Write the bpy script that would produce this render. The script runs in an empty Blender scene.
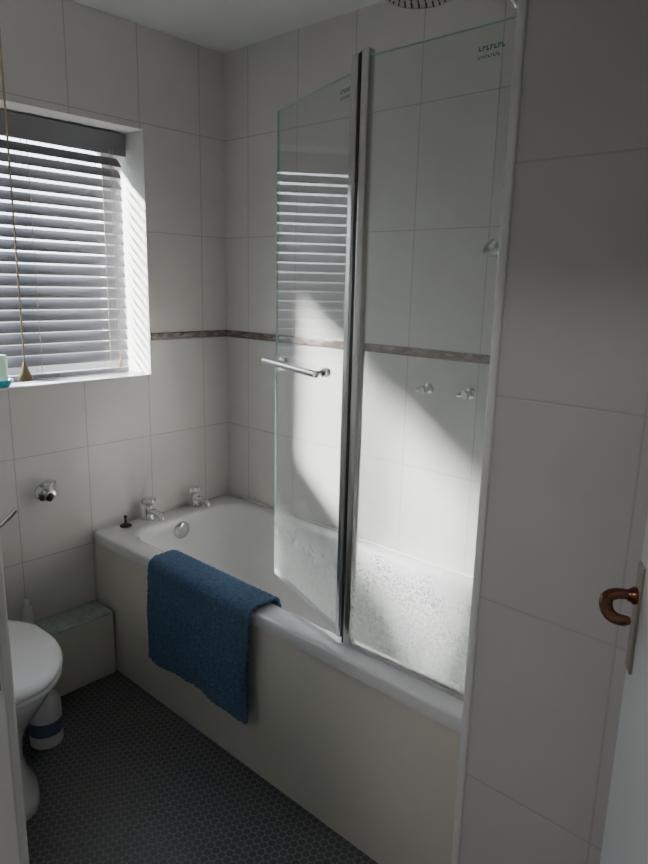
import bpy, bmesh, math, random
from mathutils import Vector, Matrix
random.seed(3)
S = bpy.context.scene
COL = S.collection

# ------------------------------------------------------------------ materials
def new_mat(name):
    m = bpy.data.materials.new(name); m.use_nodes = True
    nt = m.node_tree
    return m, nt, nt.nodes["Principled BSDF"], nt.nodes["Material Output"]

def pmat(name, col, rough=0.5, metal=0.0, bump=0.0, bscale=50, coat=0.0, var=0.0, vscale=5, trans=0.0):
    m, nt, b, o = new_mat(name)
    b.inputs["Base Color"].default_value = (*col, 1)
    b.inputs["Roughness"].default_value = rough
    b.inputs["Metallic"].default_value = metal
    b.inputs["Coat Weight"].default_value = coat
    g = nt.nodes.new("ShaderNodeNewGeometry")
    n = nt.nodes.new("ShaderNodeTexNoise"); n.inputs["Scale"].default_value = bscale; n.inputs["Detail"].default_value = 4
    nt.links.new(g.outputs["Position"], n.inputs["Vector"])
    if bump > 0:
        bp = nt.nodes.new("ShaderNodeBump"); bp.inputs["Strength"].default_value = bump; bp.inputs["Distance"].default_value = 0.004
        nt.links.new(n.outputs["Fac"], bp.inputs["Height"]); nt.links.new(bp.outputs["Normal"], b.inputs["Normal"])
    if var > 0:
        n2 = nt.nodes.new("ShaderNodeTexNoise"); n2.inputs["Scale"].default_value = vscale; n2.inputs["Detail"].default_value = 5
        nt.links.new(g.outputs["Position"], n2.inputs["Vector"])
        mx = nt.nodes.new("ShaderNodeMix"); mx.data_type = 'RGBA'
        mx.inputs["A"].default_value = (*[c*(1-var) for c in col], 1)
        mx.inputs["B"].default_value = (*[min(1, c*(1+var)) for c in col], 1)
        nt.links.new(n2.outputs["Fac"], mx.inputs["Factor"]); nt.links.new(mx.outputs["Result"], b.inputs["Base Color"])
    if trans > 0:
        t = nt.nodes.new("ShaderNodeBsdfTranslucent"); t.inputs["Color"].default_value = (*col, 1)
        ms = nt.nodes.new("ShaderNodeMixShader"); ms.inputs[0].default_value = trans
        nt.links.new(b.outputs[0], ms.inputs[1]); nt.links.new(t.outputs[0], ms.inputs[2]); nt.links.new(ms.outputs[0], o.inputs["Surface"])
    return m

class N:
    """tiny node math helper"""
    def __init__(s, nt): s.nt = nt
    def m(s, op, a, b=None, c=None):
        n = s.nt.nodes.new("ShaderNodeMath"); n.operation = op
        for i, v in enumerate([a, b, c]):
            if v is None: continue
            if isinstance(v, (int, float)): n.inputs[i].default_value = v
            else: s.nt.links.new(v, n.inputs[i])
        return n.outputs[0]

def tile_mat(name, axis, u0, pitch, zsplit=None, zlo=0, zhi=0, zp=0.4, col=(0.71, 0.685, 0.66), grout=(0.51, 0.485, 0.46), gw=0.0034, rough=0.22):
    m, nt, b, o = new_mat(name)
    H = N(nt)
    g = nt.nodes.new("ShaderNodeNewGeometry"); sp = nt.nodes.new("ShaderNodeSeparateXYZ")
    nt.links.new(g.outputs["Position"], sp.inputs[0])
    u = sp.outputs[axis]; z = sp.outputs["Z"]
    def line(v, off, p):
        f = H.m('FLOORED_MODULO', H.m('SUBTRACT', v, off), p)
        d = H.m('MINIMUM', f, H.m('SUBTRACT', p, f))
        return d
    du = line(u, u0, pitch)
    dl = line(z, zlo, zp)
    if zsplit is not None:
        dh = line(z, zhi, zp)
        s = H.m('GREATER_THAN', z, zsplit)
        dz = H.m('ADD', H.m('MULTIPLY', s, dh), H.m('MULTIPLY', H.m('SUBTRACT', 1.0, s), dl))
    else: dz = dl
    d = H.m('MINIMUM', du, dz)
    fac = nt.nodes.new("ShaderNodeMapRange"); fac.inputs["From Min"].default_value = gw*0.35; fac.inputs["From Max"].default_value = gw*0.75
    nt.links.new(d, fac.inputs["Value"])
    no = nt.nodes.new("ShaderNodeTexNoise"); no.inputs["Scale"].default_value = 6; no.inputs["Detail"].default_value = 6
    nt.links.new(g.outputs["Position"], no.inputs["Vector"])
    v = nt.nodes.new("ShaderNodeMix"); v.data_type = 'RGBA'
    v.inputs["A"].default_value = (*[c*0.94 for c in col], 1); v.inputs["B"].default_value = (*[min(1, c*1.05) for c in col], 1)
    nt.links.new(no.outputs["Fac"], v.inputs["Factor"])
    mx = nt.nodes.new("ShaderNodeMix"); mx.data_type = 'RGBA'
    mx.inputs["A"].default_value = (*grout, 1); nt.links.new(v.outputs["Result"], mx.inputs["B"])
    nt.links.new(fac.outputs[0], mx.inputs["Factor"]); nt.links.new(mx.outputs["Result"], b.inputs["Base Color"])
    b.inputs["Roughness"].default_value = rough
    n3 = nt.nodes.new("ShaderNodeTexNoise"); n3.inputs["Scale"].default_value = 9; nt.links.new(g.outputs["Position"], n3.inputs["Vector"])
    hh = H.m('ADD', H.m('MULTIPLY', n3.outputs["Fac"], 0.35), fac.outputs[0])
    bp = nt.nodes.new("ShaderNodeBump"); bp.inputs["Strength"].default_value = 0.35; bp.inputs["Distance"].default_value = 0.0012
    nt.links.new(hh, bp.inputs["Height"]); nt.links.new(bp.outputs["Normal"], b.inputs["Normal"])
    return m

def floor_mat():
    m, nt, b, o = new_mat("vinyl_penny_floor"); H = N(nt)
    g = nt.nodes.new("ShaderNodeNewGeometry"); sp = nt.nodes.new("ShaderNodeSeparateXYZ")
    nt.links.new(g.outputs["Position"], sp.inputs[0])
    s = 0.024; h = s*math.sqrt(3)
    def cell(ox, oy):
        a = H.m('SUBTRACT', H.m('FLOORED_MODULO', H.m('ADD', sp.outputs["X"], ox), s), s/2)
        c = H.m('SUBTRACT', H.m('FLOORED_MODULO', H.m('ADD', sp.outputs["Y"], oy), h), h/2)
        return H.m('SQRT', H.m('ADD', H.m('MULTIPLY', a, a), H.m('MULTIPLY', c, c)))
    d = H.m('MINIMUM', cell(0, 0), cell(s/2, h/2))
    f = nt.nodes.new("ShaderNodeMapRange"); f.inputs["From Min"].default_value = s*0.40; f.inputs["From Max"].default_value = s*0.50
    nt.links.new(d, f.inputs["Value"])
    no = nt.nodes.new("ShaderNodeTexNoise"); no.inputs["Scale"].default_value = 30; nt.links.new(g.outputs["Position"], no.inputs["Vector"])
    v = nt.nodes.new("ShaderNodeMix"); v.data_type = 'RGBA'
    v.inputs["A"].default_value = (0.050, 0.050, 0.052, 1); v.inputs["B"].default_value = (0.088, 0.088, 0.090, 1)
    nt.links.new(no.outputs["Fac"], v.inputs["Factor"])
    mx = nt.nodes.new("ShaderNodeMix"); mx.data_type = 'RGBA'
    nt.links.new(v.outputs["Result"], mx.inputs["A"]); mx.inputs["B"].default_value = (0.175, 0.173, 0.172, 1)
    nt.links.new(f.outputs[0], mx.inputs["Factor"]); nt.links.new(mx.outputs["Result"], b.inputs["Base Color"])
    b.inputs["Roughness"].default_value = 0.5
    bp = nt.nodes.new("ShaderNodeBump"); bp.inputs["Strength"].default_value = 0.4; bp.inputs["Distance"].default_value = 0.001; bp.invert = True
    nt.links.new(f.outputs[0], bp.inputs["Height"]); nt.links.new(bp.outputs["Normal"], b.inputs["Normal"])
    return m

def glass_mat(name, tint=(0.93, 0.97, 0.95), zlo=None, zhi=None, base=0.0, top=0.0, bottom=0.0, speck=False):
    m, nt, b, o = new_mat(name); H = N(nt); nt.nodes.remove(b)
    tr = nt.nodes.new("ShaderNodeBsdfTransparent"); tr.inputs[0].default_value = (*tint, 1)
    gl = nt.nodes.new("ShaderNodeBsdfGlossy"); gl.inputs["Roughness"].default_value = 0.015
    fr = nt.nodes.new("ShaderNodeFresnel")
    gb = nt.nodes.new("ShaderNodeNewGeometry")
    # rays pass straight through, so back faces use the reciprocal index (same reflectance both sides)
    nt.links.new(H.m('SUBTRACT', 1.5, H.m('MULTIPLY', gb.outputs["Backfacing"], 1.5-1/1.5)), fr.inputs["IOR"])
    ms = nt.nodes.new("ShaderNodeMixShader")
    nt.links.new(fr.outputs[0], ms.inputs[0]); nt.links.new(tr.outputs[0], ms.inputs[1]); nt.links.new(gl.outputs[0], ms.inputs[2])
    if zlo is None:
        nt.links.new(ms.outputs[0], o.inputs["Surface"]); return m
    g = nt.nodes.new("ShaderNodeNewGeometry"); sp = nt.nodes.new("ShaderNodeSeparateXYZ"); nt.links.new(g.outputs["Position"], sp.inputs[0])
    mr = nt.nodes.new("ShaderNodeMapRange"); mr.interpolation_type = 'SMOOTHSTEP'
    mr.inputs["From Min"].default_value = zlo; mr.inputs["From Max"].default_value = zhi
    mr.inputs["To Min"].default_value = bottom; mr.inputs["To Max"].default_value = top
    n = nt.nodes.new("ShaderNodeTexNoise"); n.inputs["Scale"].default_value = 5; n.inputs["Detail"].default_value = 6
    mp = nt.nodes.new("ShaderNodeMapping"); mp.inputs["Scale"].default_value = (3, 3, 0.8)
    nt.links.new(g.outputs["Position"], mp.inputs[0]); nt.links.new(mp.outputs[0], n.inputs["Vector"])
    zw = H.m('ADD', sp.outputs["Z"], H.m('MULTIPLY', H.m('SUBTRACT', n.outputs["Fac"], 0.5), 0.30))
    nt.links.new(zw, mr.inputs["Value"])
    nf = nt.nodes.new("ShaderNodeTexNoise"); nf.inputs["Scale"].default_value = 70; nf.inputs["Detail"].default_value = 5
    nt.links.new(g.outputs["Position"], nf.inputs["Vector"])
    haze = H.m('MULTIPLY', mr.outputs[0], H.m('ADD', 0.35, H.m('ADD', H.m('MULTIPLY', n.outputs["Fac"], 0.6), H.m('MULTIPLY', nf.outputs["Fac"], 0.7))))
    df = nt.nodes.new("ShaderNodeBsdfDiffuse"); df.inputs[0].default_value = (0.82, 0.87, 0.85, 1)
    tl = nt.nodes.new("ShaderNodeBsdfTranslucent"); tl.inputs[0].default_value = (0.82, 0.87, 0.85, 1)
    sc = nt.nodes.new("ShaderNodeMixShader"); sc.inputs[0].default_value = 0.6
    nt.links.new(df.outputs[0], sc.inputs[1]); nt.links.new(tl.outputs[0], sc.inputs[2])
    m2 = nt.nodes.new("ShaderNodeMixShader"); nt.links.new(haze, m2.inputs[0]); nt.links.new(ms.outputs[0], m2.inputs[1]); nt.links.new(sc.outputs[0], m2.inputs[2])
    last = m2
    if speck:
        n2 = nt.nodes.new("ShaderNodeTexVoronoi"); n2.inputs["Scale"].default_value = 110; n2.inputs["Randomness"].default_value = 1.0
        nt.links.new(g.outputs["Position"], n2.inputs["Vector"])
        n3 = nt.nodes.new("ShaderNodeTexNoise"); n3.inputs["Scale"].default_value = 8; n3.inputs["Detail"].default_value = 4
        nt.links.new(g.outputs["Position"], n3.inputs["Vector"])
        a = nt.nodes.new("ShaderNodeMapRange"); a.inputs["From Min"].default_value = 0.42; a.inputs["From Max"].default_value = 0.24
        nt.links.new(n2.outputs["Distance"], a.inputs["Value"])
        c = nt.nodes.new("ShaderNodeMapRange"); c.inputs["From Min"].default_value = 0.88; c.inputs["From Max"].default_value = 0.80
        nt.links.new(zw, c.inputs["Value"])
        c2 = nt.nodes.new("ShaderNodeMapRange"); c2.inputs["From Min"].default_value = 0.62; c2.inputs["From Max"].default_value = 0.70
        nt.links.new(sp.outputs["Z"], c2.inputs["Value"])
        e = nt.nodes.new("ShaderNodeMapRange"); e.inputs["From Min"].default_value = 0.40; e.inputs["From Max"].default_value = 0.56
        nt.links.new(n3.outputs["Fac"], e.inputs["Value"])
        sf = H.m('MULTIPLY', H.m('MULTIPLY', a.outputs[0], H.m('MULTIPLY', c.outputs[0], c2.outputs[0])), H.m('MULTIPLY', e.outputs[0], 0.50))
        dk = nt.nodes.new("ShaderNodeBsdfDiffuse"); dk.inputs[0].default_value = (0.13, 0.12, 0.10, 1)
        m3 = nt.nodes.new("ShaderNodeMixShader"); nt.links.new(sf, m3.inputs[0]); nt.links.new(m2.outputs[0], m3.inputs[1]); nt.links.new(dk.outputs[0], m3.inputs[2])
        last = m3
    nt.links.new(last.outputs[0], o.inputs["Surface"])
    return m

def border_mat():
    m, nt, b, o = new_mat("border_mosaic")
    g = nt.nodes.new("ShaderNodeNewGeometry")
    mp = nt.nodes.new("ShaderNodeMapping"); mp.inputs["Scale"].default_value = (1, 1, 2.2)
    vo = nt.nodes.new("ShaderNodeTexVoronoi"); vo.inputs["Scale"].default_value = 34
    nt.links.new(g.outputs["Position"], mp.inputs[0]); nt.links.new(mp.outputs[0], vo.inputs["Vector"])
    sp = nt.nodes.new("ShaderNodeSeparateColor"); nt.links.new(vo.outputs["Color"], sp.inputs[0])
    cr = nt.nodes.new("ShaderNodeValToRGB")
    cr.color_ramp.elements[0].color = (0.18, 0.135, 0.115, 1); cr.color_ramp.elements[1].color = (0.38, 0.32, 0.29, 1)
    e = cr.color_ramp.elements.new(0.5); e.color = (0.25, 0.195, 0.17, 1)
    nt.links.new(sp.outputs[0], cr.inputs[0]); nt.links.new(cr.outputs[0], b.inputs["Base Color"])
    b.inputs["Roughness"].default_value = 0.22
    bp = nt.nodes.new("ShaderNodeBump"); bp.inputs["Strength"].default_value = 0.5; bp.inputs["Distance"].default_value = 0.003; bp.invert = True
    nt.links.new(vo.outputs["Distance"], bp.inputs["Height"]); nt.links.new(bp.outputs["Normal"], b.inputs["Normal"])
    return m

M_tileY = tile_mat("tiles_window_wall", "Y", -0.133, 0.285, 1.335, 1.320, 1.349)
M_tileX = tile_mat("tiles_bath_wall", "X", 0.148, 0.285, 1.335, 1.320, 1.349)
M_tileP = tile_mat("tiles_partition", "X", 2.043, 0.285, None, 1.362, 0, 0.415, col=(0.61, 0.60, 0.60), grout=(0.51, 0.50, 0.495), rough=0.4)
M_floor = floor_mat()
M_paint = pmat("white_paint", (0.82, 0.81, 0.79), 0.6, bump=0.05, bscale=120)
M_ceil = pmat("ceiling_paint", (0.68, 0.69, 0.68), 0.8, bump=0.05, bscale=90)
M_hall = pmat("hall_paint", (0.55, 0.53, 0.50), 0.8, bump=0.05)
M_gloss = pmat("gloss_white_paint", (0.76, 0.77, 0.77), 0.3, bump=0.03, bscale=30)
M_pvc = pmat("white_pvc", (0.80, 0.80, 0.80), 0.3, bump=0.01)
M_acr = pmat("white_acrylic", (0.78, 0.78, 0.775), 0.12, coat=0.3, var=0.02)
M_panel = pmat("cream_bath_panel", (0.72, 0.70, 0.615), 0.35, var=0.03, vscale=3)
M_cer = pmat("white_ceramic", (0.76, 0.76, 0.755), 0.08, coat=0.5, var=0.01)
M_chrome = pmat("chrome", (0.78, 0.78, 0.78), 0.12, 1.0, var=0.03, vscale=40)
M_alu = pmat("polished_aluminium", (0.66, 0.65, 0.64), 0.22, 1.0, var=0.05, vscale=30)
M_dark = pmat("black_seal", (0.03, 0.03, 0.03), 0.5, bump=0.05)
M_brass = pmat("aged_brass", (0.10, 0.075, 0.05), 0.35, 0.9, var=0.3, vscale=60)
M_bronze = pmat("bronze_handle", (0.17, 0.075, 0.045), 0.26, 0.8, var=0.3, vscale=40)
M_plate = pmat("lacquered_plate", (0.42, 0.38, 0.34), 0.32, 0.75, var=0.3, vscale=60)
M_slat = pmat("grey_blind_slat", (0.27, 0.265, 0.29), 0.4, bump=0.03, bscale=200, trans=0.06)
M_rail = pmat("grey_blind_valance", (0.19, 0.19, 0.205), 0.45, bump=0.05, bscale=100)
M_cord = pmat("cream_cord", (0.50, 0.41, 0.29), 0.8, bump=0.4, bscale=600)
M_wood = pmat("wood_toggle", (0.42, 0.30, 0.18), 0.5, var=0.3, vscale=80)
M_mat = pmat("blue_chenille", (0.070, 0.130, 0.225), 0.95, bump=1.0, bscale=230, var=0.55, vscale=90)
M_green = glass_mat("green_shelf_glass", (0.80, 0.92, 0.85), 0.0, 1.0, top=0.5, bottom=0.7)
M_gfix = glass_mat("fixed_screen_glass", (0.97, 0.985, 0.975), 0.62, 1.30, top=0.05, bottom=0.27, speck=True)
M_gfold = glass_mat("folding_screen_glass", (0.97, 0.985, 0.975), 0.66, 0.92, top=0.045, bottom=0.38)
M_gedge = pmat("glass_edge", (0.45, 0.66, 0.58), 0.2, var=0.05)
M_pane = glass_mat("window_glass", (0.95, 0.97, 0.98))
M_teal = pmat("teal_print", (0.02, 0.20, 0.18), 0.5, var=0.1)
M_blue = pmat("muted_blue_plastic", (0.10, 0.16, 0.25), 0.4, var=0.1)
M_tealdish = pmat("teal_dish", (0.06, 0.38, 0.48), 0.25, var=0.15, vscale=40)
M_wax = pmat("pale_green_wax", (0.62, 0.78, 0.64), 0.45, var=0.06, trans=0.2)
M_white = pmat("white_plastic", (0.76, 0.76, 0.76), 0.3, bump=0.01)
M_border = border_mat()

# ------------------------------------------------------------------ geometry helpers
def empty(name, loc=(0, 0, 0)):
    e = bpy.data.objects.new(name, None); e.empty_display_size = 0.1; e.location = loc
    COL.objects.link(e); return e

def add(name, bm, mat, parent=None, smooth=False, mods=None):
    me = bpy.data.meshes.new(name)
    bmesh.ops.recalc_face_normals(bm, faces=bm.faces[:])
    bm.to_mesh(me); bm.free()
    o = bpy.data.objects.new(name, me); COL.objects.link(o)
    for mm in (mat if isinstance(mat, (list, tuple)) else [mat]): me.materials.append(mm)
    if smooth:
        for p in me.polygons: p.use_smooth = True
        try: me.set_sharp_from_angle(angle=math.radians(smooth if smooth is not True else 40))
        except Exception: pass
    if parent is not None:
        o.parent = parent; o.matrix_parent_inverse = Matrix.Translation(-Vector(parent.location))
    return o

def bm_box(bm, a, b, bev=0.0, mi=0):
    r = bmesh.ops.create_cube(bm, size=1)
    c = [(a[i]+b[i])/2 for i in range(3)]; s = [abs(b[i]-a[i]) for i in range(3)]
    for v in r["verts"]: v.co = Vector((c[0]+v.co.x*s[0], c[1]+v.co.y*s[1], c[2]+v.co.z*s[2]))
    fs = set(f for v in r["verts"] for f in v.link_faces)
    for f in fs: f.material_index = mi
    if bev > 0:
        es = list(set(e for v in r["verts"] for e in v.link_edges))
        bmesh.ops.bevel(bm, geom=es, offset=bev, segments=3, affect='EDGES', profile=0.5)

def box(name, a, b, mat, parent=None, bev=0.0):
    bm = bmesh.new(); bm_box(bm, a, b, bev)
    return add(name, bm, mat, parent, smooth=(bev > 0))

def bm_loft(bm, rings, cap0=True, cap1=True, mi=0):
    vr = [[bm.verts.new(p) for p in r] for r in rings]
    n = len(vr[0])
    for i in range(len(vr)-1):
        for j in range(n):
            f = bm.faces.new((vr[i][j], vr[i][(j+1) % n], vr[i+1][(j+1) % n], vr[i+1][j])); f.material_index = mi
    if cap0: bm.faces.new(vr[0][::-1])
    if cap1: bm.faces.new(vr[-1])
    return vr

def frame_of(d):
    d = Vector(d).normalized(); u = d.cross(Vector((0, 0, 1)))
    if u.length < 1e-4: u = Vector((1, 0, 0))
    u.normalize(); return u, d.cross(u).normalized(), d

def bm_lathe(bm, origin, axis, prof, n=28, lobes=0, amp=0.0, lobe_rng=None):
    """prof = [(dist along axis, radius)]"""
    u, v, d = frame_of(axis); o = Vector(origin); rings = []
    for k, (h, r) in enumerate(prof):
        ring = []
        for j in range(n):
            a = 2*math.pi*j/n; rr = r
            if lobes and lobe_rng and lobe_rng[0] <= k <= lobe_rng[1]: rr = r*(1+amp*math.cos(lobes*a))
            ring.append(o + d*h + (u*math.cos(a)+v*math.sin(a))*max(rr, 1e-5))
        rings.append(ring)
    bm_loft(bm, rings)

def bm_tube(bm, pts, r, n=12):
    pts = [Vector(p) for p in pts]; rings = []
    rad = r if isinstance(r, (list, tuple)) else [r]*len(pts)
    t0 = (pts[1]-pts[0]).normalized(); u, v, _ = frame_of(t0)
    for i, p in enumerate(pts):
        if i == 0: t = pts[1]-pts[0]
        elif i == len(pts)-1: t = pts[-1]-pts[-2]
        else: t = (pts[i+1]-pts[i]).normalized()+(pts[i]-pts[i-1]).normalized()
        t.normalize(); u = (u - t*u.dot(t)).normalized(); v = t.cross(u)
        rings.append([p+(u*math.cos(2*math.pi*j/n)+v*math.sin(2*math.pi*j/n))*rad[i] for j in range(n)])
    bm_loft(bm, rings)

def bez(p0, p1, p2, p3, n=10):
    P = [Vector(p) for p in (p0, p1, p2, p3)]; out = []
    for i in range(n+1):
        t = i/n; out.append(P[0]*(1-t)**3+P[1]*3*t*(1-t)**2+P[2]*3*t*t*(1-t)+P[3]*t**3)
    return out

def rrect(x0, x1, y0, y1, r, z, k=8):
    pts = []
    for (cx, cy, a0) in ((x1-r, y1-r, 0), (x0+r, y1-r, 90), (x0+r, y0+r, 180), (x1-r, y0+r, 270)):
        for i in range(k+1):
            a = math.radians(a0+90*i/k); pts.append(Vector((cx+r*math.cos(a), cy+r*math.sin(a), z)))
    return pts

# ------------------------------------------------------------------ key dims
CEIL = 2.49; PX = 1.766; PY = -0.81; RX = 2.60; BY = -1.69; WY0, WY1, WZ0, WZ1 = -1.47, -0.405, 1.173, 2.125
T = 0.30

# ------------------------------------------------------------------ room shell
bm = bmesh.new()
for a, b in (((-T, BY-0.11, 0), (0, 0.0, WZ0)), ((-T, BY-0.11, WZ1), (0, 0.0, CEIL)), ((-T, WY1, WZ0), (0, 0.0, WZ1)), ((-T, BY-0.11, WZ0), (0, WY0, WZ1))):
    bm_box(bm, a, b)
for f in bm.faces:
    c = f.calc_center_median()
    if c.x < -0.01: f.material_index = 1
add("wall_window", bm, [M_tileY, M_paint])
box("wall_bath", (-T, 0.0, 0), (RX+0.1, 0.12, CEIL), M_tileX)
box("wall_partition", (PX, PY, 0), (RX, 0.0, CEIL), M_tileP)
box("wall_right", (RX, -1.80, 0), (RX+0.1, 0.0, CEIL), M_paint)
# doorway wall
DX0, DX1, DH = 1.645, 2.50, 2.03
bm = bmesh.new()
bm_box(bm, (0, BY-0.11, 0), (DX0-0.02, BY, CEIL)); bm_box(bm, (DX1+0.02, BY-0.11, 0), (RX, BY, CEIL)); bm_box(bm, (DX0-0.02, BY-0.11, DH+0.02), (DX1+0.02, BY, CEIL))
add("wall_doorway", bm, M_paint)
bm = bmesh.new()
bm_box(bm, (DX0-0.02, BY-0.11, 0), (DX0, BY, DH)); bm_box(bm, (DX1, BY-0.11, 0), (DX1+0.02, BY, DH)); bm_box(bm, (DX0-0.02, BY-0.11, DH), (DX1+0.02, BY, DH+0.02))
bm_box(bm, (DX0-0.07, BY, 0), (DX0-0.004, BY+0.014, DH+0.05), 0.004); bm_box(bm, (DX0-0.07, BY, DH+0.004), (RX-0.03, BY+0.014, DH+0.06), 0.004)
fr = add("trim_door_frame", bm, M_gloss)
bm = bmesh.new(); bm_box(bm, (DX0, BY-0.03, 1.10), (DX0+0.002, BY-0.004, 1.20))
sp_ = add("strike_plate", bm, M_brass, fr)
box("floor", (-T, -3.4, -0.08), (3.4, 0.12, 0.0), M_floor)
box("ceiling", (-T, -3.4, CEIL), (3.4, 0.12, CEIL+0.08), M_ceil)
bm = bmesh.new()
bm_box(bm, (0.6, -3.4, 0), (0.7, BY-0.11, CEIL)); bm_box(bm, (3.3, -3.4, 0), (3.4, BY-0.11, CEIL)); bm_box(bm, (0.7, -3.4, 0), (3.3, -3.3, CEIL)); bm_box(bm, (RX+0.1, BY-0.11, 0), (3.3, BY, CEIL))
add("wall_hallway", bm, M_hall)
# tile border trims
box("trim_border_bath", (0.006, -0.005, 1.320), (PX, 0.0, 1.349), M_border, bev=0.002)
box("trim_border_window", (0.0, WY1+0.001, 1.320), (0.005, 0.0, 1.349), M_border, bev=0.002)
# corner bead of partition
bm = bmesh.new()
bm_box(bm, (PX-0.008, PY-0.006, 0), (PX+0.010, PY+0.012, CEIL), 0.004)
add("trim_corner_bead", bm, M_pvc, smooth=True)

# window
w = empty("window_1", (-0.26, -0.94, 1.17))
bm = bmesh.new(); X0, X1 = -0.285, -0.225; fw = 0.05
bm_box(bm, (X0, WY0, WZ0), (X1, WY0+fw, WZ1), 0.004); bm_box(bm, (X0, WY1-fw, WZ0), (X1, WY1, WZ1), 0.004)
bm_box(bm, (X0, WY0+fw, WZ0), (X1, WY1-fw, WZ0+fw), 0.004); bm_box(bm, (X0, WY0+fw, WZ1-fw), (X1, WY1-fw, WZ1), 0.004)
add("frame", bm, M_pvc, w, True)
box("mullion", (X0, -0.965, WZ0+fw), (X1, -0.915, WZ1-fw), M_pvc, w, 0.004)
box("pane", (-0.262, WY0+fw, WZ0+fw), (-0.258, WY1-fw, WZ1-fw), M_pane, w)
box("window_sill", (-0.225, WY0+0.001, WZ0), (0.006, WY1-0.001, WZ0+0.008), M_cer, None, 0.003)

# ------------------------------------------------------------------ venetian blind
bl = empty("venetian_blind", (-0.15, -0.94, 2.12))
bx = -0.145; by0, by1 = WY0+0.015, WY1-0.020
box("headrail", (bx-0.03, by0, 2.06), (bx+0.03, by1, 2.122), M_rail, bl, 0.003)
box("valance", (bx+0.032, by0-0.005, 2.035), (bx+0.042, by1+0.008, 2.118), M_rail, bl, 0.003)
bm = bmesh.new(); tilt = math.radians(45); pitch = 0.0425; z = 2.015; nsl = 0; zs = []
while z > WZ0+0.045:
    zs.append(z)
    cs = []
    for k in range(7):
        s = (k/6-0.5)*0.05; crown = 0.003*(1-(2*(k/6)-1)**2)
        cs.append((s, crown))
    prof = [(s, c+0.0013) for s, c in cs]+[(s, c-0.0013) for s, c in reversed(cs)]
    rings = []
    for yy in (by0+0.005, by1-0.002):
        ring = []
        for s, c in prof:
            ring.append(Vector((bx+s*math.cos(tilt)+c*math.sin(tilt), yy, z-s*math.sin(tilt)+c*math.cos(tilt))))
        rings.append(ring)
    bm_loft(bm, rings)
    z -= pitch
add("slats", bm, M_slat, bl, True)
box("bottom_rail", (bx-0.022, by0+0.004, WZ0+0.010), (bx+0.022, by1-0.004, WZ0+0.028), M_slat, bl, 0.003)
bm = bmesh.new()
for yy in (by1-0.09, by1-0.38, by0+0.38, by0+0.09):
    for dx in (-0.024, 0.024):
        bm_tube(bm, [(bx+dx, yy, 2.06), (bx+dx, yy, WZ0+0.02)], 0.0012, 6)
for dy in (0, 0.012):
    bm_tube(bm, [(bx+0.046, by1-0.055-dy, 2.05), (bx+0.048, by1-0.055-dy*0.5, 1.24)], 0.0013, 6)
add("ladder_cords", bm, M_cord, bl)
bm = bmesh.new(); bm_lathe(bm, (bx+0.048, by1-0.058, 1.245), (0, 0, -1), [(0, 0.003), (0.01, 0.006), (0.035, 0.008), (0.04, 0.004)], 14)
add("cord_tassel", bm, M_wood, bl, True)

# ------------------------------------------------------------------ light pull cord
lp = empty("light_pull_cord", (0.21, -1.015, CEIL))
bm = bmesh.new(); bm_lathe(bm, (0.21, -1.015, CEIL), (0, 0, -1), [(0, 0.04), (0.015, 0.04), (0.028, 0.03), (0.035, 0.008)], 28); add("ceiling_switch", bm, M_white, lp, True)
bm = bmesh.new(); bm_tube(bm, [(0.21, -1.015, CEIL-0.03), (0.21, -1.015, 1.9), (0.21, -1.015, 1.27)], 0.0032, 8); add("cord", bm, M_cord, lp)
bm = bmesh.new(); bm_lathe(bm, (0.21, -1.015, 1.292), (0, 0, -1), [(0, 0.003), (0.004, 0.006), (0.02, 0.010), (0.04, 0.018), (0.054, 0.025), (0.060, 0.024), (0.062, 0.008)], 20); add("toggle", bm, M_wood, lp, True)

# ------------------------------------------------------------------ candle on sill
cd = empty("candle_in_dish", (-0.03, -1.00, WZ0))
zz = WZ0+0.008; cy = -1.000
bm = bmesh.new(); bm_lathe(bm, (-0.035, cy, zz), (0, 0, 1), [(0, 0.028), (0.004, 0.032), (0.018, 0.042), (0.026, 0.045), (0.026, 0.041), (0.012, 0.03)], 30); add("dish", bm, M_tealdish, cd, True)
bm = bmesh.new(); bm_lathe(bm, (-0.035, cy, zz+0.012), (0, 0, 1), [(0, 0.026), (0.003, 0.029), (0.095, 0.029), (0.10, 0.026), (0.098, 0.01), (0.098, 0.002), (0.110, 0.0015)], 28); add("wax", bm, M_wax, cd, True)

# ------------------------------------------------------------------ bathtub
RZ = 0.575; g = 0.003
bt = empty("bathtub", (0.88, -0.35, 0))
bm = bmesh.new(); O = (g, PX-g, -0.705, -g)
I = (0.115, PX-0.11, -0.618, -0.062)
def ins(b, a): return (b[0]+a, b[1]-a, b[2]+a, b[3]-a)
rings = [rrect(*ins(O, 0.006), 0.02, RZ-0.045), rrect(*O, 0.02, RZ-0.043), rrect(*O, 0.02, RZ-0.010), rrect(*ins(O, 0.003), 0.02, RZ-0.003), rrect(*ins(O, 0.010), 0.02, RZ),
         rrect(*ins(I, -0.012), 0.11, RZ), rrect(*ins(I, -0.004), 0.11, RZ-0.003), rrect(*ins(I, 0.004), 0.11, RZ-0.014)]
for zt, a, bb, c in ((0.50, 0.010, 0.03, 0.010), (0.40, 0.022, 0.09, 0.022), (0.30, 0.036, 0.16, 0.036), (0.22, 0.055, 0.22, 0.052), (0.175, 0.085, 0.26, 0.078), (0.155, 0.13, 0.31, 0.115), (0.150, 0.19, 0.37, 0.165)):
    rings.append(rrect(I[0]+a, I[1]-bb, I[2]+c, I[3]-c, 0.11, zt))
bm_loft(bm, rings, cap0=False)
tub = add("tub_shell", bm, M_acr, bt, 50)
box("side_panel", (0.004, -0.697, 0.0), (PX-0.004, -0.685, RZ-0.03), M_panel, bt, 0.002)
bm = bmesh.new()
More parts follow.
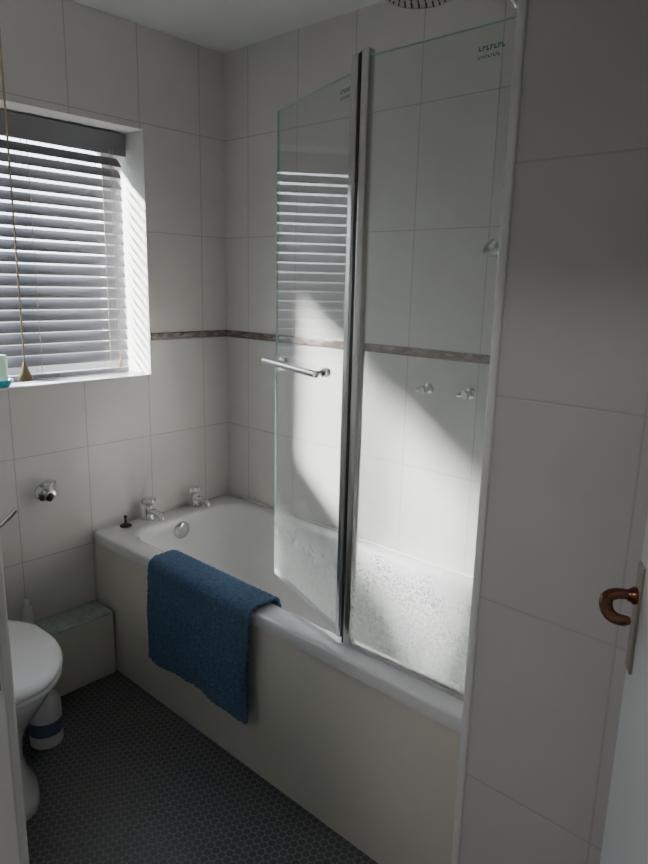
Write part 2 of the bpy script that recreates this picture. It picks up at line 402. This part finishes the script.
for (x, y) in ((0.3, -0.2), (0.3, -0.5), (1.35, -0.2), (1.35, -0.5)): bm_lathe(bm, (x, y, 0), (0, 0, 1), [(0, 0.03), (0.01, 0.03), (0.012, 0.01), (0.16, 0.01)], 12)
add("feet", bm, M_alu, bt)
# overflow + waste
bm = bmesh.new(); bm_lathe(bm, (I[0]+0.008, -0.365, 0.520), (1, 0, -0.12), [(0, 0.038), (0.012, 0.038), (0.018, 0.033), (0.021, 0.024), (0.021, 0.010), (0.024, 0.0)], 32); add("overflow_cover", bm, M_chrome, bt, True)
bm = bmesh.new(); bm_lathe(bm, (0.36, -0.34, 0.1505), (0, 0, 1), [(0, 0.035), (0.003, 0.034), (0.004, 0.02), (0.002, 0.0)], 28); add("waste", bm, M_chrome, bt, True)
bm = bmesh.new(); bm_box(bm, (0.115, -g, RZ-0.002), (PX-0.01, -0.012, RZ+0.006), 0.003); add("sealant", bm, M_pvc, bt, True)

def tap(name, x, y):
    e = empty(name, (x, y, RZ))
    bm = bmesh.new()
    bm_lathe(bm, (x, y, RZ+0.0005), (0, 0, 1), [(0, 0.030), (0.005, 0.030), (0.010, 0.023), (0.02, 0.020), (0.045, 0.020), (0.052, 0.021), (0.060, 0.017), (0.066, 0.011), (0.070, 0.011)], 28)
    add("body", bm, M_chrome, e, True)
    bm = bmesh.new()
    pts = bez((x+0.008, y, RZ+0.036), (x+0.045, y, RZ+0.046), (x+0.080, y, RZ+0.050), (x+0.092, y, RZ+0.018), 12)
    bm_tube(bm, pts, [0.015-0.003*i/12 for i in range(13)], 16); add("spout", bm, M_chrome, e, True)
    bm = bmesh.new()
    bm_lathe(bm, (x, y, RZ+0.066), (0, 0, 1), [(0, 0.012), (0.003, 0.024), (0.010, 0.030), (0.020, 0.030), (0.027, 0.024), (0.030, 0.012), (0.031, 0.0)], 48, 4, 0.16, (1, 4))
    add("crosshead", bm, M_chrome, e, 50)
tap("bath_tap", 0.050, -0.470)
tap("bath_tap", 0.050, -0.230)
ps = empty("plug_holder", (0.055, -0.585, RZ))
bm = bmesh.new(); bm_lathe(bm, (0.055, -0.585, RZ+0.0005), (0, 0, 1), [(0, 0.024), (0.004, 0.024), (0.009, 0.017), (0.011, 0.006), (0.030, 0.004), (0.036, 0.007), (0.042, 0.007), (0.047, 0.003)], 24); add("stem", bm, M_brass, ps, True)

# ------------------------------------------------------------------ shower screen
sc = empty("shower_screen", (1.26, -0.642, RZ))
HX, HY = 1.288, -0.642; ZB, ZT = RZ+0.001, 2.090
box("fixed_glass", (HX+0.010, HY-0.003, ZB+0.014), (PX-0.022, HY+0.003, ZT-0.012), M_gfix, sc)
box("bottom_channel", (HX+0.008, HY-0.008, ZB), (PX-0.02, HY+0.008, ZB+0.016), M_alu, sc, 0.002)
box("wall_channel", (PX-0.026, HY-0.012, ZB), (PX-0.001, HY+0.012, ZT), M_alu, sc, 0.002)
box("top_edge", (HX+0.012, HY-0.0032, ZT-0.012), (PX-0.026, HY+0.0032, ZT-0.010), M_gedge, sc)
bm = bmesh.new()
bm_box(bm, (HX-0.001, HY-0.014, ZB), (HX+0.022, HY+0.013, ZT+0.004), 0.005)
add("hinge_profile_fixed", bm, M_alu, sc, True)
bm = bmesh.new(); bm_lathe(bm, (HX-0.006, HY-0.001, ZB), (0, 0, 1), [(0, 0.007), (ZT-ZB, 0.007)], 16); add("hinge_seal", bm, M_dark, sc, True)
# folding leaf, built in local coordinates along direction d
d = Vector((0.836-HX, -0.482-HY, 0)); L = d.length; d.normalize(); nrm = Vector((d.y, -d.x, 0))
if nrm.y > 0: nrm = -nrm           # facing the room
base = Vector((HX-0.014, HY, 0))
def leaf_box(name, s0, s1, n0, n1, z0, z1, mat, bev=0.0):
    bm = bmesh.new(); bm_box(bm, (s0, n0, z0), (s1, n1, z1), bev)
    for v in bm.verts:
        p = base + d*v.co.x + nrm*v.co.y; v.co = Vector((p.x, p.y, v.co.z))
    return add(name, bm, mat, sc, bev > 0)
ZL = ZT-0.035
leaf_box("folding_glass", 0.012, L-0.018, -0.003, 0.003, 0.606, ZL, M_gfold)
leaf_box("folding_edge", L-0.0178, L-0.0155, -0.003, 0.003, 0.606, ZL, M_gedge)
leaf_box("folding_top_edge", 0.016, L-0.018, -0.003, 0.003, ZL, ZL+0.0018, M_gedge)
leaf_box("hinge_profile_folding", -0.004, 0.022, -0.012, 0.013, 0.590, ZT, M_alu, 0.005)
leaf_box("bottom_seal", 0.016, L-0.018, -0.004, 0.004, 0.592, 0.612, M_pvc, 0.001)
# towel rail handle
bm = bmesh.new(); zr = 1.322; off = 0.042
def lp3(s, n, z): return base+d*s+nrm*n+Vector((0, 0, z))
bm_tube(bm, [lp3(0.112, off, zr), lp3(L-0.015, off, zr)], 0.010, 16)
for s in (0.14, L-0.065):
    bm_tube(bm, [lp3(s, 0.003, zr), lp3(s, off, zr)], 0.006, 12)
    bm_tube(bm, [lp3(s, 0.003, zr), lp3(s, 0.007, zr)], 0.013, 16)
    bm_tube(bm, [lp3(s, -0.012, zr), lp3(s, -0.003, zr)], 0.013, 16)
add("rail_handle", bm, M_chrome, sc, True)
# printed labels: little rows of letters
def label(name, place):
    bm = bmesh.new()
    x = 0.0
    for row, (n, wd, ht) in enumerate(((7, 0.0075, 0.009), (9, 0.0048, 0.006))):
        x = 0
        for i in range(n):
            zz = -row*0.014
            for (a, b) in (((x, zz), (x+wd*0.35, zz+ht)), ((x, zz+(ht*0.65 if i % 2 else 0)), (x+wd*0.85, zz+(ht if i % 2 else ht*0.35)))):
                P = [place(a[0], a[1]), place(b[0], a[1]), place(b[0], b[1]), place(a[0], b[1])]
                bm.faces.new([bm.verts.new(p) for p in P])
            x += wd*1.15
    add(name, bm, M_teal, sc)
label("print_fixed", lambda u, z: Vector((1.590+u, HY-0.0036, 2.030+z)))
label("print_folding", lambda u, z: base+d*(0.085-u)+nrm*0.0036+Vector((0, 0, 2.018+z)))

# ------------------------------------------------------------------ bath mat over the rim
mt = bmesh.new()
x0, x1 = 0.445, 0.955
path = [(-0.604, 0.530), (-0.605, 0.562), (-0.612, 0.579), (-0.625, 0.586), (-0.66, 0.587), (-0.695, 0.586), (-0.713, 0.580), (-0.720, 0.565), (-0.722, 0.53), (-0.724, 0.40), (-0.725, 0.218)]
P = [Vector((0, a, b)) for a, b in path]; seg = [0]
for i in range(1, len(P)): seg.append(seg[-1]+(P[i]-P[i-1]).length)
TL = seg[-1]; NU, NV = 170, 150
def ev(s):
    for i in range(1, len(P)):
        if s <= seg[i]+1e-9:
            t = (s-seg[i-1])/(seg[i]-seg[i-1]); return P[i-1].lerp(P[i], t), (P[i]-P[i-1]).normalized()
    return P[-1], (P[-1]-P[-2]).normalized()
grid = []
for j in range(NV+1):
    s = TL*j/NV; p, t = ev(s); nn = Vector((0, t.z, -t.y)); nn = nn if nn.dot(Vector((0, -1, 1))) > 0 else -nn
    if s < seg[2]: nn = Vector((0, 1, 0))
    row = []
    for i in range(NU+1):
        u = i/NU; x = x0+(x1-x0)*u
        hang = max(0, (s-0.16)/(TL-0.16))
        x += 0.026*(1-hang)*(u-0.2) + 0.020*hang*u + 0.004*math.sin(j*0.09+2)*hang + 0.0015*math.sin(j*0.9)*(1 if i in (0, NU) else 0)
        r = 0.0013*math.sin(i*0.75+0.5*math.sin(j*0.15)) + random.uniform(-0.0019, 0.0019)
        wv = 0.008*hang*(1+math.sin(u*9.0+0.8)) + 0.003*hang*math.sin(u*23+j*0.03)
        q = p+nn*(0.0068+r+wv)
        zsag = -0.004*hang*math.sin(u*7)-0.008*hang*u
        row.append(mt.verts.new((x, q.y, q.z+zsag)))
    grid.append(row)
for j in range(NV):
    for i in range(NU): mt.faces.new((grid[j][i], grid[j][i+1], grid[j+1][i+1], grid[j+1][i]))
mo = add("bath_mat", mt, M_mat, None, 180)
sm = mo.modifiers.new("thickness", 'SOLIDIFY'); sm.thickness = 0.010; sm.offset = 0

# ------------------------------------------------------------------ shower fittings on bath wall
rs = empty("shower_riser", (1.372, -0.05, 1.3))
HZ0 = 0.004
bm = bmesh.new()
bm_tube(bm, [(1.376, -0.05, 1.25), (1.376, -0.05, 2.20)]+bez((1.376, -0.05, 2.20), (1.376, -0.05, 2.34), (1.37, -0.08, 2.35), (1.34, -0.20, 2.347), 8)+[(1.30, -0.45, 2.322), (1.30, -0.455, 2.278)], 0.0105, 14)
add("rail", bm, M_chrome, rs, True)
bm = bmesh.new()
bm_lathe(bm, (1.30, -0.455, 2.285+HZ0), (0, 0, -1), [(0, 0.014), (0.008, 0.02), (0.014, 0.085), (0.019, 0.093), (0.026, 0.093), (0.028, 0.088), (0.028, 0.0)], 48)
add("rain_head", bm, M_chrome, rs, True)
bm = bmesh.new()
for rr, n in ((0.02, 8), (0.04, 14), (0.06, 20), (0.078, 26)):
    for i in range(n):
        a = 2*math.pi*i/n; bm_lathe(bm, (1.30+rr*math.cos(a), -0.455+rr*math.sin(a), 2.2572+HZ0), (0, 0, -1), [(0, 0.0028), (0.002, 0.0020)], 6)
add("nozzles", bm, M_dark, rs)
bm = bmesh.new(); bm_tube(bm, [(1.376, 0, 1.69), (1.376, -0.05, 1.69)], 0.014, 14); bm_tube(bm, [(1.395, -0.055, 1.69), (1.345, -0.06, 1.675)], 0.016, 16)
bm_lathe(bm, (1.340, -0.06, 1.675), (-0.35, -0.8, 0.45), [(-0.02, 0.016), (0.0, 0.024), (0.02, 0.026), (0.022, 0.018)], 20)
add("handset_bracket", bm, M_chrome, rs, True)
bm = bmesh.new(); bm_tube(bm, [(1.376, 0, 1.28), (1.376, -0.05, 1.28)], 0.012, 14); add("lower_bracket", bm, M_chrome, rs, True)
def peg(x, z):
    e = empty("shower_valve_stub", (x, 0, z))
    bm = bmesh.new()
    bm_lathe(bm, (x, -0.0005, z), (0, -1, 0), [(0, 0.020), (0.004, 0.020), (0.008, 0.015), (0.010, 0.010), (0.030, 0.010), (0.031, 0.014), (0.044, 0.014), (0.047, 0.010), (0.047, 0.0)], 24)
    add("stub", bm, M_chrome, e, 35)
    bm = bmesh.new(); bm_tube(bm, [(x, -0.036, z), (x-0.028, -0.040, z-0.006)], [0.010, 0.007], 12); add("outlet", bm, M_chrome, e, True)
peg(1.100, 1.213); peg(1.265, 1.217)

# ------------------------------------------------------------------ wall valve
wv = empty("wall_stop_valve", (0, -0.885, 0.785))
bm = bmesh.new()
bm_lathe(bm, (0.0005, -0.885, 0.775), (1, 0, 0), [(0, 0.036), (0.004, 0.036), (0.010, 0.027), (0.012, 0.014), (0.040, 0.014), (0.042, 0.018), (0.054, 0.018), (0.056, 0.010)], 28)
add("body", bm, M_chrome, wv, 40)
bm = bmesh.new(); bm_tube(bm, [(0.045, -0.885, 0.780), (0.045, -0.885, 0.815)], 0.009, 14)
bm_lathe(bm, (0.045, -0.885, 0.812), (0, 0, 1), [(0, 0.012), (0.004, 0.022), (0.014, 0.022), (0.018, 0.012)], 32, 4, 0.15, (1, 2))
add("handle", bm, M_chrome, wv, 40)
bm = bmesh.new(); bm_tube(bm, [(0.050, -0.885, 0.775), (0.064, -0.900, 0.765)], 0.012, 12); add("outlet", bm, M_brass, wv, True)

# ------------------------------------------------------------------ pipe boxing, shelf, bottle
box("pipe_boxing", (0.0005, BY+0.001, 0), (0.137, -0.706, 0.268), M_panel, None, 0.004)
box("glass_shelf", (0.012, -0.965, 0.2685), (0.150, -0.725, 0.2765), M_green, None, 0.001)
def bottle(name, x, y, z, r, h, m1, m2, cap=0.02):
    e = empty(name, (x, y, z))
    bm = bmesh.new(); bm_lathe(bm, (x, y, z), (0, 0, 1), [(0, r*0.92), (0.004, r), (h*0.62, r), (h*0.75, r*0.85), (h*0.82, r*0.45), (h*0.84, r*0.40)], 28); add("body", bm, m1, e, True)
    bm = bmesh.new(); bm_lathe(bm, (x, y, z+h*0.2), (0, 0, 1), [(0, r+0.0001), (0.0005, r+0.0008), (h*0.22, r+0.0008), (h*0.22+0.0005, r+0.0001)], 28); add("label", bm, m2, e, True)
    bm = bmesh.new(); bm_lathe(bm, (x, y, z+h*0.83), (0, 0, 1), [(0, r*0.5), (h*0.15, r*0.5), (h*0.17, r*0.40)], 20); add("cap", bm, m1, e, True)
bottle("shampoo_bottle", 0.045, -1.005, 0.268, 0.021, 0.125, M_white, M_pvc)
bottle("toilet_cleaner_bottle", 0.335, -1.090, 0.0, 0.054, 0.225, M_white, M_blue)

# ------------------------------------------------------------------ toilet (faces +x)
TY = -1.300
tl = empty("toilet", (0.45, TY, 0))
def egg(xb, xf, hw, z, n=48, pw=2.3):
    z = z*1.045
    cx = xb+(xf-xb)*0.45; pts = []
    for j in range(n):
        a = 2*math.pi*j/n; c, s = math.cos(a), math.sin(a)
        ex = (abs(c)**(2/pw))*(1 if c >= 0 else -1); ey = (abs(s)**(2/pw))*(1 if s >= 0 else -1)
        pts.append(Vector((cx+(xf-cx if c >= 0 else cx-xb)*(c if c >= 0 else ex), TY+hw*(s if c >= 0 else ey), z)))
    return pts
bm = bmesh.new()
bm_loft(bm, [egg(0.20, 0.635, 0.108, 0.0), egg(0.20, 0.64, 0.110, 0.006), egg(0.20, 0.632, 0.106, 0.03), egg(0.215, 0.59, 0.088, 0.07), egg(0.22, 0.57, 0.080, 0.14), egg(0.21, 0.575, 0.088, 0.20), egg(0.19, 0.605, 0.120, 0.26), egg(0.18, 0.655, 0.156, 0.32), egg(0.17, 0.69, 0.178, 0.37), egg(0.165, 0.70, 0.183, 0.395), egg(0.17, 0.695, 0.178, 0.402)])
add("pan", bm, M_cer, tl, 60)
bm = bmesh.new(); bm_loft(bm, [egg(0.225, 0.712, 0.190, 0.4035), egg(0.22, 0.718, 0.195, 0.407), egg(0.22, 0.718, 0.195, 0.418), egg(0.225, 0.713, 0.190, 0.422)]); add("seat", bm, M_white, tl, 60)
bm = bmesh.new(); bm_loft(bm, [egg(0.222, 0.716, 0.193, 0.4235), egg(0.218, 0.720, 0.197, 0.427), egg(0.218, 0.720, 0.197, 0.434), egg(0.225, 0.712, 0.190, 0.441), egg(0.25, 0.68, 0.165, 0.446), egg(0.33, 0.58, 0.09, 0.449)]); add("lid", bm, M_white, tl, 60)
bm = bmesh.new()
for yy in (-0.075, 0.075): bm_tube(bm, [(0.215, TY+yy-0.02, 0.445), (0.215, TY+yy+0.02, 0.445)], 0.012, 14)
add("hinges", bm, M_chrome, tl, True)
box("cistern", (0.008, TY-0.19, 0.415), (0.192, TY+0.158, 0.775), M_cer, tl, 0.02)
box("cistern_lid", (0.004, TY-0.197, 0.776), (0.20, TY+0.163, 0.806), M_cer, tl, 0.010)
bm = bmesh.new(); LY = -1.19; bm_tube(bm, [(0.190, LY, 0.735), (0.215, LY, 0.735)], 0.012, 16); bm_tube(bm, bez((0.213, LY, 0.740), (0.222, LY+0.025, 0.748), (0.225, LY+0.060, 0.770), (0.230, LY+0.100, 0.812), 8), [0.007, 0.007, 0.0065, 0.006, 0.006, 0.0065, 0.007, 0.008, 0.008], 12)
add("flush_lever", bm, M_chrome, tl, True)

# ------------------------------------------------------------------ door
dr = empty("door_1", (2.10, -0.95, 0))
E = Vector((2.103, -0.955, 0)); Hh = Vector((2.497, -1.665, 0)); dd = (Hh-E); DL = dd.length; dd.normalize(); dn = Vector((dd.y, -dd.x, 0))
if dn.x > 0: dn = -dn
HZ = 0.040
def door_pt(s, n, z): return E+dd*s+dn*n+Vector((0, 0, z))
def door_box(name, a, b, mat, bev=0.0):
    bm = bmesh.new(); bm_box(bm, a, b, bev)
    for v in bm.verts: v.co = door_pt(v.co.x, v.co.y, v.co.z)
    return add(name, bm, mat, dr, bev > 0)
bm = bmesh.new(); bm_box(bm, (0, -0.036, 0.008), (DL, 0.0, 2.0), 0.002)
for v in bm.verts: v.co = door_pt(v.co.x, v.co.y, v.co.z)
add("leaf", bm, M_gloss, dr, True)
door_box("handle_plate", (0.004, 0.0, 0.965+HZ), (0.034, 0.004, 1.135+HZ), M_plate, 0.0015)
door_box("latch_plate", (-0.0015, -0.028, 1.00), (0.0, -0.008, 1.13), M_plate)
bm = bmesh.new(); a0 = 1.085+HZ; s0 = 0.019
bm_lathe(bm, door_pt(s0, 0.004, a0), dn, [(0, 0.013), (0.005, 0.013), (0.009, 0.010), (0.012, 0.009)], 18)
pts = [door_pt(s0, 0.004, a0), door_pt(s0, 0.022, a0+0.001)]+bez(door_pt(s0, 0.024, a0+0.001), door_pt(s0, 0.044, a0), door_pt(s0+0.004, 0.048, a0-0.008), door_pt(s0+0.014, 0.046, a0-0.017), 10)[1:]+bez(door_pt(s0+0.014, 0.046, a0-0.017), door_pt(s0+0.024, 0.044, a0-0.026), door_pt(s0+0.036, 0.034, a0-0.026), door_pt(s0+0.046, 0.022, a0-0.018), 8)[1:]
rad = [0.0075+0.0022*math.sin(math.pi*min(1, i/(len(pts)-1))) for i in range(len(pts))]; rad[-1] = 0.006
bm_tube(bm, pts, rad, 14)
add("lever", bm, M_bronze, dr, True)
bm = bmesh.new()
for zz in (0.25, 1.75): bm_lathe(bm, (Hh.x-0.002, Hh.y-0.004, zz), (0, 0, 1), [(0, 0.007), (0.09, 0.007)], 10)
add("hinges", bm, M_plate, dr, True)

# ------------------------------------------------------------------ lights
wd = bpy.data.worlds.new("World"); S.world = wd; wd.use_nodes = True
nt = wd.node_tree; bg = nt.nodes["Background"]
tc = nt.nodes.new("ShaderNodeTexCoord"); sp = nt.nodes.new("ShaderNodeSeparateXYZ"); nt.links.new(tc.outputs["Generated"], sp.inputs[0])
cr = nt.nodes.new("ShaderNodeValToRGB"); cr.color_ramp.elements[0].position = 0.0; cr.color_ramp.elements[0].color = (0.30, 0.29, 0.27, 1)
cr.color_ramp.elements[1].position = 1.0; cr.color_ramp.elements[1].color = (0.70, 0.82, 1.0, 1)
e = cr.color_ramp.elements.new(0.03); e.color = (0.86, 0.92, 1.0, 1)
nt.links.new(sp.outputs["Z"], cr.inputs[0]); nt.links.new(cr.outputs[0], bg.inputs[0]); bg.inputs[1].default_value = 7.0

def light(name, typ, loc, direction, energy, **kw):
    l = bpy.data.lights.new(name, typ); l.energy = energy
    for k, v in kw.items(): setattr(l, k, v)
    o = bpy.data.objects.new(name, l); o.location = loc
    o.rotation_mode = 'QUATERNION'; o.rotation_quaternion = Vector(direction).to_track_quat('-Z', 'Y'); COL.objects.link(o); return o
light("sun", 'SUN', (-4, -4, 4), (1.0, 0.85, -0.77), 50.0, angle=math.radians(6.5), color=(1.0, 0.97, 0.92))
pl = light("window_portal", 'AREA', (-0.31, (WY0+WY1)/2, (WZ0+WZ1)/2), (1, 0, 0), 1.0, shape='RECTANGLE', size=1.06, size_y=0.95)
pl.data.cycles.is_portal = True
light("hall_fill_light", 'AREA', (1.9, -2.7, CEIL-0.02), (0, 0, -1), 10.5, shape='DISK', size=0.35, color=(1.0, 0.97, 0.94))  # added fill light, unseen behind the camera, brightens the room through the doorway

# ------------------------------------------------------------------ camera
right = Vector((0.7398, 0.6721, 0.0229)).normalized()
fwd = Vector((-0.6528, 0.7259, -0.2177)); fwd = (fwd-right*fwd.dot(right)).normalized()
up = right.cross(fwd).normalized()
cam = bpy.data.cameras.new("camera"); co = bpy.data.objects.new("camera", cam); COL.objects.link(co)
Mx = Matrix((right, up, -fwd)).transposed().to_4x4(); Mx.translation = Vector((2.363, -1.95, 1.56)); co.matrix_world = Mx
cam.sensor_fit = 'AUTO'; cam.sensor_width = 36; cam.lens = 36*661/864; cam.clip_start = 0.02
S.camera = co
